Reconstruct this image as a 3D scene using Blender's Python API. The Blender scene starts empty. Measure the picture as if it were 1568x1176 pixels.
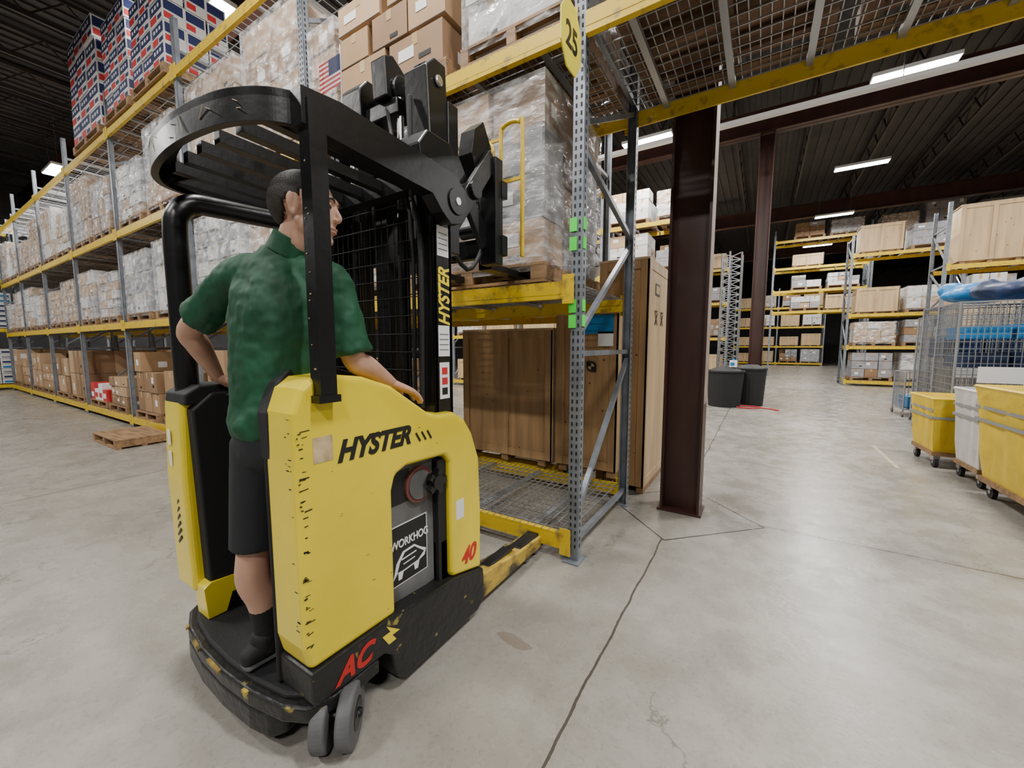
import bpy, math, random
from mathutils import Vector, Matrix, Quaternion
random.seed(7)
R=random.random
def U(a,b): return a+(b-a)*R()
# ------------------------------------------------------------------ materials
MATS={}
def mat(name,col,rough=.5,metal=0,noise=0,nscale=8,bump=0,bscale=40,emit=0,alpha=1,stretch=(1,1,1),col2=None,coat=0,thr=None,alpha2=None):
    if name in MATS: return MATS[name]
    m=bpy.data.materials.new(name);m.use_nodes=True;nt=m.node_tree;b=nt.nodes['Principled BSDF']
    b.inputs['Base Color'].default_value=(*col,1);b.inputs['Roughness'].default_value=rough;b.inputs['Metallic'].default_value=metal
    if coat: b.inputs['Coat Weight'].default_value=coat
    if emit:
        b.inputs['Emission Color'].default_value=(*col,1);b.inputs['Emission Strength'].default_value=emit
    if alpha<1: b.inputs['Alpha'].default_value=alpha
    tc=nt.nodes.new('ShaderNodeTexCoord');mp=nt.nodes.new('ShaderNodeMapping');mp.inputs['Scale'].default_value=stretch
    nt.links.new(tc.outputs['Object'],mp.inputs[0])
    if noise or col2:
        n=nt.nodes.new('ShaderNodeTexNoise');n.inputs['Scale'].default_value=nscale;n.inputs['Detail'].default_value=5
        nt.links.new(mp.outputs[0],n.inputs['Vector'])
        r=nt.nodes.new('ShaderNodeValToRGB')
        c2=col2 if col2 else tuple(max(0,c*(1-noise)) for c in col)
        lo,hi=thr if thr else (.35,.65)
        r.color_ramp.elements[0].position=lo;r.color_ramp.elements[1].position=hi
        r.color_ramp.elements[0].color=(*c2,1);r.color_ramp.elements[1].color=(*col,1)
        nt.links.new(n.outputs['Fac'],r.inputs[0]);nt.links.new(r.outputs[0],b.inputs['Base Color'])
    if bump:
        n2=nt.nodes.new('ShaderNodeTexNoise');n2.inputs['Scale'].default_value=bscale;n2.inputs['Detail'].default_value=3
        nt.links.new(mp.outputs[0],n2.inputs['Vector'])
        bp=nt.nodes.new('ShaderNodeBump');bp.inputs['Strength'].default_value=bump;bp.inputs['Distance'].default_value=.02
        nt.links.new(n2.outputs['Fac'],bp.inputs['Height']);nt.links.new(bp.outputs[0],b.inputs['Normal'])
        if alpha2 is not None:
            mr=nt.nodes.new('ShaderNodeMapRange');mr.inputs[1].default_value=.42;mr.inputs[2].default_value=.68;mr.inputs[3].default_value=alpha;mr.inputs[4].default_value=alpha2
            nt.links.new(n2.outputs['Fac'],mr.inputs[0]);nt.links.new(mr.outputs[0],b.inputs['Alpha'])
    MATS[name]=m;return m
YEL=mat('truck_yellow_paint',(.84,.66,.018),.33,noise=.12,nscale=3,coat=.3,bump=.03,bscale=15)
RYEL=mat('rack_yellow_paint',(.68,.46,.010),.42,col2=(.36,.25,.04),nscale=14,thr=(.30,.44))
RGRY=mat('rack_grey_paint',(.25,.275,.31),.38,.35,noise=.3,nscale=9)
WIRE=mat('galvanised_wire',(.36,.37,.38),.4,.6)
DARK=mat('slot_dark',(.01,.01,.012),.7)
BLK=mat('truck_black_paint',(.007,.007,.008),.34,noise=.3,nscale=6,bump=.05,bscale=30)
BLKM=mat('black_matte',(.009,.009,.010),.7,bump=.1,bscale=90)
SCUF=mat('scuffed_black_steel',(.011,.011,.011),.42,col2=(.33,.26,.05),nscale=13,thr=(.27,.33),bump=.3,bscale=22)
SLEG=mat('scuffed_leg_yellow',(.50,.34,.05),.5,col2=(.05,.04,.025),nscale=11,thr=(.40,.60),stretch=(1,.6,1))
GRYP=mat('grey_panel',(.17,.17,.17),.5,noise=.5,nscale=5)
STEEL=mat('steel',(.5,.5,.5),.3,.9)
RUB=mat('tyre_grey_rubber',(.12,.12,.125),.7,noise=.3,nscale=12)
RED=mat('red_decal',(.5,.02,.015),.5)
WHT=mat('white_label',(.8,.8,.8),.5)
DECY=mat('yellow_decal',(.85,.66,.02),.5)
DECB=mat('black_decal',(.010,.010,.010),.5)
TAN=mat('scratch_tan',(.35,.27,.14),.6)
BRN=mat('column_oxide_paint',(.058,.021,.016),.42,noise=.4,nscale=4,stretch=(1,1,.3))
BRN2=mat('column_edge_worn',(.42,.33,.28),.6,noise=.35,nscale=6)
PLY=mat('plywood',(.44,.265,.12),.5,noise=.33,nscale=2.5,stretch=(5,5,.5),bump=.05)
PLY2=mat('pale_and_lit_plywood',(.58,.41,.225),.55,noise=.25,nscale=2.5,stretch=(4,4,.4))  # pale plywood; on crate right sides its tone stands in for light
KNOT=mat('knot_brown',(.12,.055,.02),.6)
WOOD=mat('pallet_wood',(.34,.20,.095),.7,noise=.5,nscale=5,stretch=(.6,4,4))
WOODD=mat('old_pallet_wood',(.20,.11,.06),.75,noise=.5,nscale=5,stretch=(.6,4,4))
C1=mat('cardboard_a',(.40,.245,.125),.65,noise=.14,nscale=3)
C2=mat('cardboard_b',(.29,.17,.085),.65,noise=.18,nscale=3)
C3=mat('cardboard_c',(.50,.33,.19),.65,noise=.12,nscale=3)
C4=mat('cardboard_white',(.66,.65,.63),.55,noise=.1,nscale=3)
C5=mat('carton_grey',(.34,.34,.36),.5,noise=.3,nscale=7)
TAPE=mat('packing_tape',(.48,.34,.18),.25)
NAVY=mat('carton_navy',(.010,.018,.09),.5)
CRED=mat('carton_red',(.55,.025,.03),.5)
BLU=mat('blue_plastic',(.015,.18,.44),.4)
BLUT=mat('blue_tarp',(.012,.03,.10),.5,noise=.5,nscale=5,bump=.6,bscale=8)
GRN=mat('green_tag',(.06,.80,.06),.5)
WRAP=mat('stretch_wrap',(.80,.81,.83),.11,bump=1.0,bscale=5,alpha=.13,alpha2=.60,stretch=(1.6,1.6,2.6))
WRAPD=mat('stretch_wrap_dense',(.72,.72,.74),.11,bump=1.0,bscale=5,alpha=.16,alpha2=.66,stretch=(1.2,1.2,3))
LENS=mat('led_lens',(1,.98,.95),.5,emit=26)
HOUS=mat('fixture_white',(.7,.7,.7),.4)
CANV=mat('yellow_canvas',(.74,.52,.02),.5,noise=.2,nscale=4,bump=.5,bscale=7)
CANW=mat('white_canvas',(.62,.61,.58),.6,noise=.15,nscale=4,bump=.5,bscale=7)
SKIN=mat('skin',(.54,.31,.215),.5,noise=.12,nscale=12)
HAIR=mat('dark_hair',(.020,.014,.010),.65,noise=.4,nscale=90,bump=.25,bscale=220)
SHIRT=mat('green_polo_fabric',(.003,.072,.028),.7,noise=.3,nscale=5,bump=.55,bscale=7,stretch=(1.8,1.8,.45))
SHORT=mat('dark_shorts_fabric',(.012,.014,.017),.85,bump=.3,bscale=10)
SOCK=mat('black_sock',(.010,.010,.010),.9,bump=.3,bscale=120)
EYEW=mat('eye_white',(.55,.52,.49),.25);EYED=mat('eye_dark',(.02,.012,.01),.15)
LIP=mat('lips',(.42,.18,.14),.45)
# ------------------------------------------------------------------ mesh builder
class MB:
    def __init__(s): s.v=[];s.f=[];s.m=[];s.mats=[]
    def mi(s,m):
        if m not in s.mats: s.mats.append(m)
        return s.mats.index(m)
    def add(s,vs,fs,m):
        o=len(s.v);i=s.mi(m);s.v+=[tuple(v) for v in vs]
        for f in fs: s.f.append([k+o for k in f]);s.m.append(i)
    def box(s,a,b,m):
        x0,x1=sorted((a[0],b[0]));y0,y1=sorted((a[1],b[1]));z0,z1=sorted((a[2],b[2]))
        s.add([(x0,y0,z0),(x1,y0,z0),(x1,y1,z0),(x0,y1,z0),(x0,y0,z1),(x1,y0,z1),(x1,y1,z1),(x0,y1,z1)],
              [(3,2,1,0),(4,5,6,7),(0,1,5,4),(1,2,6,5),(2,3,7,6),(3,0,4,7)],m)
    def beam(s,p,q,w,h,m,up=(0,0,1)):
        p=Vector(p);q=Vector(q);d=(q-p).normalized();u=Vector(up)
        if abs(d.dot(u))>.98: u=Vector((0,1,0))
        r=d.cross(u).normalized();u=r.cross(d)
        vs=[]
        for c in (p,q):
            for a,b in ((-1,-1),(1,-1),(1,1),(-1,1)): vs.append(c+r*a*w/2+u*b*h/2)
        s.add(vs,[(0,1,2,3),(7,6,5,4),(0,4,5,1),(1,5,6,2),(2,6,7,3),(3,7,4,0)],m)
    def cyl(s,p,q,r,m,n=12,r2=None):
        p=Vector(p);q=Vector(q);d=(q-p).normalized();u=Vector((0,0,1)) if abs(d.z)<.9 else Vector((1,0,0))
        a=d.cross(u).normalized();b=a.cross(d);r2=r if r2 is None else r2;vs=[]
        for c,rr in ((p,r),(q,r2)):
            for i in range(n):
                t=2*math.pi*i/n;vs.append(c+a*math.cos(t)*rr+b*math.sin(t)*rr)
        fs=[list(range(n))[::1],list(range(2*n-1,n-1,-1))]+[(i,i+n,(i+1)%n+n,(i+1)%n) for i in range(n)]
        s.add(vs,fs,m)
    def tube(s,pts,r,m,n=10):
        pts=[Vector(p) for p in pts];vs=[];N=len(pts);a=None
        for i,p in enumerate(pts):
            d=(pts[min(i+1,N-1)]-pts[max(i-1,0)]).normalized()
            if a is None:
                u=Vector((0,0,1)) if abs(d.z)<.9 else Vector((1,0,0));a=d.cross(u).normalized()
            a=(a-d*a.dot(d)).normalized();b=a.cross(d)
            for k in range(n):
                t=2*math.pi*k/n;vs.append(p+a*math.cos(t)*r+b*math.sin(t)*r)
        fs=[list(range(n)),list(range(N*n-1,(N-1)*n-1,-1))]
        for i in range(N-1):
            for k in range(n): fs.append((i*n+k,(i+1)*n+k,(i+1)*n+(k+1)%n,i*n+(k+1)%n))
        s.add(vs,fs,m)
    def prism(s,poly,ax,lo,hi,m):
        n=len(poly);area=sum(poly[i][0]*poly[(i+1)%n][1]-poly[(i+1)%n][0]*poly[i][1] for i in range(n))
        if area<0: poly=poly[::-1]
        def P(a,b,t):
            return {'X':(t,a,b),'Y':(b,t,a),'Z':(a,b,t)}[ax]
        if ax=='Y': poly=[(p[1],p[0]) for p in poly][::-1]
        vs=[P(a,b,lo) for a,b in poly]+[P(a,b,hi) for a,b in poly]
        s.add(vs,[list(range(n))[::-1],list(range(n,2*n))]+[(i,(i+1)%n,(i+1)%n+n,i+n) for i in range(n)],m)
    def strip(s,outer,inner,z0,z1,m):
        n=len(outer);vs=[(x,y,z0) for x,y in outer]+[(x,y,z1) for x,y in outer]+[(x,y,z0) for x,y in inner]+[(x,y,z1) for x,y in inner];fs=[]
        for i in range(n-1):
            fs+=[(i,i+1,n+i+1,n+i),(2*n+i+1,2*n+i,3*n+i,3*n+i+1),(n+i,n+i+1,3*n+i+1,3*n+i),(i+1,i,2*n+i,2*n+i+1)]
        fs+=[(0,n,3*n,2*n),(n-1,3*n-1,4*n-1,2*n-1)]
        s.add(vs,fs,m)
    def ell(s,c,ax,m,rot=None,nu=20,nv=12):
        c=Vector(c);vs=[];rot=rot or Matrix.Identity(3)
        for j in range(1,nv):
            ph=math.pi*j/nv
            for i in range(nu):
                t=2*math.pi*i/nu
                vs.append(c+rot@Vector((ax[0]*math.sin(ph)*math.cos(t),ax[1]*math.sin(ph)*math.sin(t),ax[2]*math.cos(ph))))
        a=len(vs);vs.append(c+rot@Vector((0,0,ax[2])));vs.append(c-rot@Vector((0,0,ax[2])))
        fs=[]
        for j in range(nv-2):
            for i in range(nu): fs.append((j*nu+i,(j+1)*nu+i,(j+1)*nu+(i+1)%nu,j*nu+(i+1)%nu))
        for i in range(nu): fs.append((a,i,(i+1)%nu));fs.append((a+1,(nv-2)*nu+(i+1)%nu,(nv-2)*nu+i))
        s.add(vs,fs,m)
    def loft(s,rings,m,ref,n=24,sub=4,cap=True):
        C=[Vector(r[0]) for r in rings];A=[r[1] for r in rings];B=[r[2] for r in rings];N=len(C)
        def cr(L,i,t):
            p0=L[max(i-1,0)];p1=L[i];p2=L[i+1];p3=L[min(i+2,N-1)]
            return .5*((2*p1)+(p2-p0)*t+(2*p0-5*p1+4*p2-p3)*t*t+(3*p1-p0-3*p2+p3)*t**3)
        pts=[]
        for i in range(N-1):
            for k in range(sub):
                t=k/sub;pts.append((cr(C,i,t),cr(A,i,t),cr(B,i,t)))
        pts.append((C[-1],A[-1],B[-1]))
        if cap:
            d0=(pts[0][0]-pts[1][0]).normalized();d1=(pts[-1][0]-pts[-2][0]).normalized()
            c0,a0,b0=pts[0];c1,a1,b1=pts[-1];k0=min(a0,b0);k1=min(a1,b1)
            pre=[(c0+d0*k0*math.sin(t)*.8,a0*math.cos(t),b0*math.cos(t)) for t in (1.45,1.15,.8,.4)]
            post=[(c1+d1*k1*math.sin(t)*.8,a1*math.cos(t),b1*math.cos(t)) for t in (.4,.8,1.15,1.45)]
            pts=pre+pts+post
        vs=[];M=len(pts);ref=Vector(ref)
        for i,(c,a,b) in enumerate(pts):
            d=(pts[min(i+1,M-1)][0]-pts[max(i-1,0)][0]).normalized()
            x=(ref-d*ref.dot(d)).normalized();y=d.cross(x)
            for k in range(n):
                t=2*math.pi*k/n;vs.append(c+x*a*math.cos(t)+y*b*math.sin(t))
        fs=[list(range(n))[::-1],list(range((M-1)*n,M*n))]
        for i in range(M-1):
            for k in range(n): fs.append((i*n+k,i*n+(k+1)%n,(i+1)*n+(k+1)%n,(i+1)*n+k))
        s.add(vs,fs,m)
    def build(s,name,bevel=0,smooth=False,parent=None,seg=2,remesh=0,smo=0,loc=None,rotz=0):
        me=bpy.data.meshes.new(name);me.from_pydata(s.v,[],s.f)
        for m in s.mats: me.materials.append(m)
        me.polygons.foreach_set('material_index',s.m)
        if smooth: me.polygons.foreach_set('use_smooth',[True]*len(s.f))
        me.update();o=bpy.data.objects.new(name,me);bpy.context.collection.objects.link(o)
        if remesh:
            md=o.modifiers.new('r','REMESH');md.mode='VOXEL';md.voxel_size=remesh;md.use_smooth_shade=True
        if smo:
            md=o.modifiers.new('s','SMOOTH');md.factor=.5;md.iterations=smo
        if bevel:
            md=o.modifiers.new('b','BEVEL');md.width=bevel;md.segments=seg;md.limit_method='ANGLE';md.angle_limit=math.radians(40);md.harden_normals=False
        if rotz or loc:
            o.rotation_euler=(0,0,rotz);o.location=loc or (0,0,0)
        if parent: attach(o,parent)
        return o
PL={}
def empty(name,loc):
    e=bpy.data.objects.new(name,None);bpy.context.collection.objects.link(e);e.location=loc;e.empty_display_size=.2;PL[e.name]=Vector(loc);return e
def attach(o,p):
    o.parent=p;o.matrix_parent_inverse=Matrix.Translation(-PL[p.name])
def text(name,body,size,loc,rot,m,parent,shear=0,off=0,ext=.001,sx=1,align='LEFT'):
    c=bpy.data.curves.new(name,'FONT');c.body=body;c.size=size;c.shear=shear;c.offset=off;c.extrude=ext;c.align_x=align
    c.materials.append(m);o=bpy.data.objects.new(name,c);bpy.context.collection.objects.link(o)
    o.location=loc;o.rotation_euler=rot;o.scale=(sx,1,1)
    if parent: attach(o,parent)
    return o
H=math.pi/2
# ------------------------------------------------------------------ room shell
def floor_mat():
    m=bpy.data.materials.new('polished_concrete');m.use_nodes=True;nt=m.node_tree;b=nt.nodes['Principled BSDF'];L=nt.links.new
    g=nt.nodes.new('ShaderNodeNewGeometry')
    def noise(sc,det=6,vec=None,rough=.6):
        n=nt.nodes.new('ShaderNodeTexNoise');n.inputs['Scale'].default_value=sc;n.inputs['Detail'].default_value=det;n.inputs['Roughness'].default_value=rough
        L(vec or g.outputs['Position'],n.inputs['Vector']);return n
    def math_(op,a,b_=None,c=None):
        n=nt.nodes.new('ShaderNodeMath');n.operation=op
        for i,x in enumerate((a,b_,c)):
            if x is None: continue
            if isinstance(x,(int,float)): n.inputs[i].default_value=x
            else: L(x,n.inputs[i])
        return n.outputs[0]
    def ramp(f,p0,c0,p1,c1):
        r=nt.nodes.new('ShaderNodeValToRGB');r.color_ramp.elements[0].position=p0;r.color_ramp.elements[1].position=p1
        r.color_ramp.elements[0].color=(*c0,1);r.color_ramp.elements[1].color=(*c1,1);L(f,r.inputs[0]);return r.outputs[0]
    def mix(t,f,a,b_):
        n=nt.nodes.new('ShaderNodeMix');n.data_type='RGBA';n.blend_type=t
        if isinstance(f,(int,float)): n.inputs[0].default_value=f
        else: L(f,n.inputs[0])
        for i,x in ((6,a),(7,b_)):
            if isinstance(x,tuple): n.inputs[i].default_value=(*x,1)
            else: L(x,n.inputs[i])
        return n.outputs[2]
    n1=noise(.6,5);n2=noise(4,9,rough=.65);n3=noise(45,4)
    c=ramp(n1.outputs['Fac'],.32,(.235,.218,.190),.70,(.330,.310,.275))
    c=mix('MULTIPLY',.45,c,ramp(n2.outputs['Fac'],.35,(.68,.66,.63),.62,(1,1,1)))
    c=mix('MULTIPLY',.4,c,ramp(n3.outputs['Fac'],.34,(.6,.58,.55),.46,(1,1,1)))
    nd=noise(1.6,5);sx=nt.nodes.new('ShaderNodeSeparateXYZ');L(g.outputs['Position'],sx.inputs[0])
    w=math_('MULTIPLY',math_('SUBTRACT',nd.outputs['Fac'],.5),.06)
    X=math_('ADD',sx.outputs[0],w);Y=math_('ADD',sx.outputs[1],w)
    def line(v,off,per,wd):
        a=math_('SUBTRACT',v,off);p=math_('PINGPONG',a,per/2);return math_('LESS_THAN',p,wd)
    l1=line(X,-.59,5.5,.006);l2=line(Y,3.83,5.5,.006)
    dm=math_('ADD',math_('ABSOLUTE',math_('ADD',sx.outputs[0],.57)),math_('ABSOLUTE',math_('SUBTRACT',sx.outputs[1],3.8)))
    ld=math_('LESS_THAN',math_('ABSOLUTE',math_('SUBTRACT',dm,.66)),.011)
    outside=math_('GREATER_THAN',dm,.66)
    lines=math_('MAXIMUM',math_('MULTIPLY',math_('MAXIMUM',l1,l2),outside),ld)
    band=math_('MULTIPLY',math_('MAXIMUM',line(X,-.59,5.5,.05),line(Y,3.83,5.5,.05)),math_('GREATER_THAN',noise(3,5).outputs['Fac'],.5))
    vo=nt.nodes.new('ShaderNodeTexVoronoi');vo.feature='DISTANCE_TO_EDGE';vo.inputs['Scale'].default_value=.42
    nv=noise(2.5,6);mv=nt.nodes.new('ShaderNodeVectorMath');mv.operation='ADD';ms=nt.nodes.new('ShaderNodeVectorMath');ms.operation='SCALE';ms.inputs[3].default_value=.7
    L(nv.outputs['Color'],ms.inputs[0]);L(g.outputs['Position'],mv.inputs[0]);L(ms.outputs[0],mv.inputs[1]);L(mv.outputs[0],vo.inputs['Vector'])
    crk=math_('MULTIPLY',math_('LESS_THAN',vo.outputs['Distance'],.0024),math_('GREATER_THAN',noise(.9,2).outputs['Fac'],.48))
    c=mix('MIX',math_('MULTIPLY',crk,.6),c,(.11,.10,.085))
    c=mix('MIX',math_('MULTIPLY',band,.15),c,(.16,.15,.13))
    c=mix('MIX',math_('MULTIPLY',lines,.9),c,(.045,.038,.03))
    st=ramp(noise(1.3,3).outputs['Fac'],.62,(0,0,0),.74,(1,1,1))
    c=mix('MIX',math_('MULTIPLY',st,.22),c,(.19,.16,.125))
    vd=nt.nodes.new('ShaderNodeTexVoronoi');vd.inputs['Scale'].default_value=1.7;L(g.outputs['Position'],vd.inputs['Vector'])
    c=mix('MIX',math_('MULTIPLY',math_('LESS_THAN',vd.outputs['Distance'],.022),.6),c,(.10,.075,.05))
    ex=math_('DIVIDE',math_('ADD',X,1.0),.12);ey=math_('DIVIDE',math_('SUBTRACT',Y,1.62),.045)
    e2=math_('ADD',math_('MULTIPLY',ex,ex),math_('ADD',math_('MULTIPLY',ey,ey),math_('MULTIPLY',noise(9,3).outputs['Fac'],1.6)))
    c=mix('MIX',math_('MULTIPLY',math_('LESS_THAN',e2,1.5),.45),c,(.13,.085,.045))
    L(c,b.inputs['Base Color'])
    rr=nt.nodes.new('ShaderNodeMapRange');rr.inputs[1].default_value=.3;rr.inputs[2].default_value=.7;rr.inputs[3].default_value=.14;rr.inputs[4].default_value=.40
    L(n2.outputs['Fac'],rr.inputs[0]);L(rr.outputs[0],b.inputs['Roughness'])
    bp=nt.nodes.new('ShaderNodeBump');bp.inputs['Strength'].default_value=.25;bp.inputs['Distance'].default_value=.02
    L(math_('SUBTRACT',n2.outputs['Fac'],math_('MULTIPLY',lines,2.)),bp.inputs['Height']);L(bp.outputs[0],b.inputs['Normal'])
    return m
FLOOR=floor_mat()
WALL=mat('wall_grey_paint',(.07,.07,.073),.8,noise=.2,nscale=1)
DECK=mat('roof_deck_dark',(.04,.038,.038),.7,noise=.3,nscale=2)
JOIST=mat('joist_dark',(.03,.024,.023),.6)
X0,X1,Y0,Y1,ZC=-27,18,-9,50,8.6
b=MB();b.box((X0,Y0,-.2),(X1,Y1,0),FLOOR);b.build('floor')
b=MB();b.box((X0,Y0,ZC),(X1,Y1,ZC+.2),DECK)
x=X0+.1
while x<X1-.2:
    b.box((x,Y0,ZC-.05),(x+.12,Y1,ZC),DECK);x+=.3
b.build('ceiling')
for nm,a,c in (('wall_left',(X0-.2,Y0,0),(X0,Y1,ZC)),('wall_right',(X1,Y0,0),(X1+.2,Y1,ZC)),('wall_back',(X0,Y1,0),(X1,Y1+.2,ZC)),('wall_front',(X0,Y0-.2,0),(X1,Y0,ZC))):
    b=MB();b.box(a,c,WALL);b.build(nm)
b=MB()
for k in range(-14,10):
    x=k*1.9+.9
    if x<X0+.5 or x>X1-.5: continue
    b.box((x-.035,Y0+.1,8.42),(x+.035,Y1-.1,8.5),JOIST);b.box((x-.03,Y0+.1,7.86),(x+.03,Y1-.1,7.93),JOIST)
    y=Y0+.1
    while y<36:
        b.beam((x,y,7.9),(x,y+.55,8.45),.03,.03,JOIST);b.beam((x,y+.55,8.45),(x,y+1.1,7.9),.03,.03,JOIST);y+=1.1
b.build('roof_joists')
def girder(y,z0=7.22,z1=7.82):
    b=MB();xa,xb=X0+.05,X1-.05;b.box((xa,y-.15,z0),(xb,y+.15,z0+.03),BRN);b.box((xa,y-.15,z1-.03),(xb,y+.15,z1),BRN);b.box((xa,y-.012,z0),(xb,y+.012,z1),BRN)
    b.build('steel_girder')
for y in (3.9,13.3,22.7,32): girder(y)
def column(cx,cy,w=.33,d=.24,edge=BRN2):
    b=MB();t=.02
    b.box((cx-w/2,cy-.008,0.02),(cx+w/2,cy+.008,7.2),BRN)
    b.box((cx-w/2,cy-d/2,0.02),(cx-w/2+t,cy+d/2,7.2),BRN)
    b.box((cx+w/2-t,cy-d/2,0.02),(cx+w/2,cy+d/2,7.2),BRN)
    b.box((cx+w/2,cy-d/2+.002,1.0),(cx+w/2+.0015,cy+d/2-.002,7.2),edge)
    b.box((cx-w/2-.02,cy-d/2-.02,0),(cx+w/2+.02,cy+d/2+.02,.02),BRN)
    b.build('steel_column')
column(-.565,3.86)
column(-.15,13.3,.34,.3)
column(-9.6,13.3);column(9.3,13.3);column(-.15,32);column(-9.6,32)
b=MB();b.box((-10,10.62,6.45),(X1-.3,10.78,6.53),HOUS)
for x in (-8,-3,2,7,12): b.cyl((x,10.7,6.5),(x,10.7,8.5),.008,STEEL,6)
b.build('cable_tray')
b=MB();b.box((1.48,6.6,.0),(1.52,7.9,.0015),mat('worn_line_yellow',(.45,.38,.16),.6,col2=(.30,.28,.25),nscale=9,thr=(.45,.55)));b.build('floor_marking_line')
# ------------------------------------------------------------------ lights
def fixture(x,y,z=7.0,along='X',pw=330,lit=True):
    b=MB();lx,ly=(.65,.16) if along=='X' else (.16,.65)
    b.box((x-lx,y-ly,z),(x+lx,y+ly,z+.07),HOUS)
    b.box((x-lx+.02,y-ly+.02,z-.012),(x+lx-.02,y+ly-.02,z-.001),LENS)
    for sx in (-1,1):
        a=(x+sx*lx*.8,y,z+.07) if along=='X' else (x,y+sx*ly*.8,z+.07)
        b.cyl(a,(a[0],a[1],8.5),.005,STEEL,6)
    o=b.build('high_bay_light')
    if lit:
        l=bpy.data.lights.new('lamp','AREA');l.shape='RECTANGLE';l.size=lx*1.9;l.size_y=ly*1.8;l.energy=pw;l.color=(1,.975,.94)
        lo=bpy.data.objects.new('lamp',l);bpy.context.collection.objects.link(lo);lo.location=(x,y,z-.03);lo.parent=o
for x in (2.3,-2.9): 
    for y in (-3.8,1.2,6.4,11.5,16.5,22): fixture(x,y)
for x in (-8.3,-13.8,-19.3):
    fixture(x,3.5,z=7.05,along='X')
    for y in (-2,9.5): fixture(x,y)
for y in (2.0,11.5,18.5,26): fixture(7.6,y)
for y in (28,35): fixture(2.3,y)
fixture(-4.6,10.2,lit=False)
w=bpy.data.worlds.new('w');bpy.context.scene.world=w;w.use_nodes=True
w.node_tree.nodes['Background'].inputs[0].default_value=(.8,.85,1,1);w.node_tree.nodes['Background'].inputs[1].default_value=.12
# ------------------------------------------------------------------ racks
def post(b,x,y,h,face=-1,slots=False):
    b.box((x-.038,y-.004,0),(x+.038,y+.004,h),RGRY)
    d=.062*(-face)
    b.box((x-.038,y,0),(x-.033,y+d,h),RGRY);b.box((x+.033,y,0),(x+.038,y+d,h),RGRY)
    b.box((x-.06,y-.05,0),(x+.06,y+.09 if d>0 else y-.09,.01),RGRY)
    if slots:
        z=.1
        while z<h-.05:
            for sx in (-.017,.017):
                b.box((x+sx-.006,y+face*.0045,z),(x+sx+.006,y+face*.0056,z+.025),DARK)
            b.box((x+.0382,y-face*.02,z),(x+.0388,y-face*.036,z+.027),DARK)
            z+=.0508
def rack(name,x0,n,bw,y0,y1,levels,h,deck=True,near=2,rot=0,loc=None,tags=False,wires=True,last=True):
    b=MB()
    for i in range(n+1):
        x=x0-i*bw
        post(b,x,y0,h,-1,i<near);post(b,x,y1,h,1,i<near)
        ya,yb=y0+.04,y1-.04
        segs=[(0,.14,.14),(0,.32,1.38),(0,1.45,1.45),(0,1.58,2.38),(1,2.46,2.78),(0,2.92,3.5),(0,3.6,3.6),(0,3.7,4.5),(0,4.6,4.6),(0,4.7,5.4),(0,5.5,5.5)]
        for (sw,za,zb) in segs:
            if max(za,zb)>h-.05: continue
            if sw: za,zb=zb,za
            b.beam((x,ya,za),(x,yb,zb),.036,.036,RGRY)
    for i in range(n):
        xa=x0-i*bw-.04;xb=x0-(i+1)*bw+.04
        for li,z in enumerate(levels):
            for y,s in ((y0,-1),(y1,1)):
                b.box((xb,y-.012+s*.006,z-.115),(xa,y+.03*-s+s*.006,z),RYEL)
                b.box((xb,y+s*.018,z-.085),(xa,y+s*.019,z-.03),RYEL)
                for xe in (xa,xb): b.box((xe-.05 if xe==xa else xe-.03,y+s*.02,z-.15),(xe+.03 if xe==xa else xe+.05,y+s*.028,z+.04),RYEL)
            if deck:
                nd=5
                for k in range(nd):
                    x=xb+(xa-xb)*(k+.5)/nd
                    b.box((x-.02,y0+.03,z-.04),(x+.02,y1-.03,z-.012),WIRE)
                if wires:
                    wr=.0035 if i<2 else .005
                    st=.06 if i<1 else .12
                    y=y0+.05
                    while y<y1-.04: b.box((xb,y-wr,z-.01),(xa,y+wr,z-.003),WIRE);y+=st*1.5
                    x=xb+.03
                    while x<xa: b.box((x-wr,y0-.02,z-.003),(x+wr,y1+.02,z+.003),WIRE);x+=st
            if tags and i<2:
                for fx in (.35,.8):
                    x=xb+(xa-xb)*fx;b.box((x,y0-.018,z-.08),(x+.12,y0-.0145,z-.03),GRN)
    return b.build(name,rotz=rot,loc=loc)
LV=[.19,1.93,3.53,5.25]
FY0,FY1=2.48,3.71
rack('pallet_rack',-1.05,7,2.95,FY0,FY1,LV,5.9,tags=True)
rack('pallet_rack',-1.75,7,2.95,3.9,5.1,LV,5.9,near=0,wires=False)
b=MB()
for z in (1.62,1.72,2.12,2.24): b.box((-1.1,FY0-.012,z),(-1.05,FY0-.006,z+.085),GRN);b.box((-1.011,FY0,z+.01),(-1.006,FY0+.05,z+.085),GRN)
b.build('rack_tags')
b=MB();xa,xb=1.86,-1.01;z=3.53
for y,s in ((FY0,-1),(FY1,1)):
    b.box((xb,y-.012+s*.006,z-.13),(xa,y+.03*-s+s*.006,z),RYEL);b.box((xb,y+s*.018,z-.09),(xa,y+s*.02,z-.035),RYEL)
    post(b,1.9,y,5.9,s)
for k in range(6):
    x=xb+(xa-xb)*(k+.5)/6;b.box((x-.022,FY0,z-.05),(x+.022,FY1,z-.012),WIRE)
y=FY0
while y<FY1: b.box((xb,y-.003,z-.01),(xa,y+.003,z-.003),WIRE);y+=.1
x=xb
while x<xa: b.box((x-.003,FY0,z-.003),(x+.003,FY1,z+.003),WIRE);x+=.06
b.build('tunnel_rack_bay')
sg=empty('aisle_number_sign',(-1.0,2.3,3.28))
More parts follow.
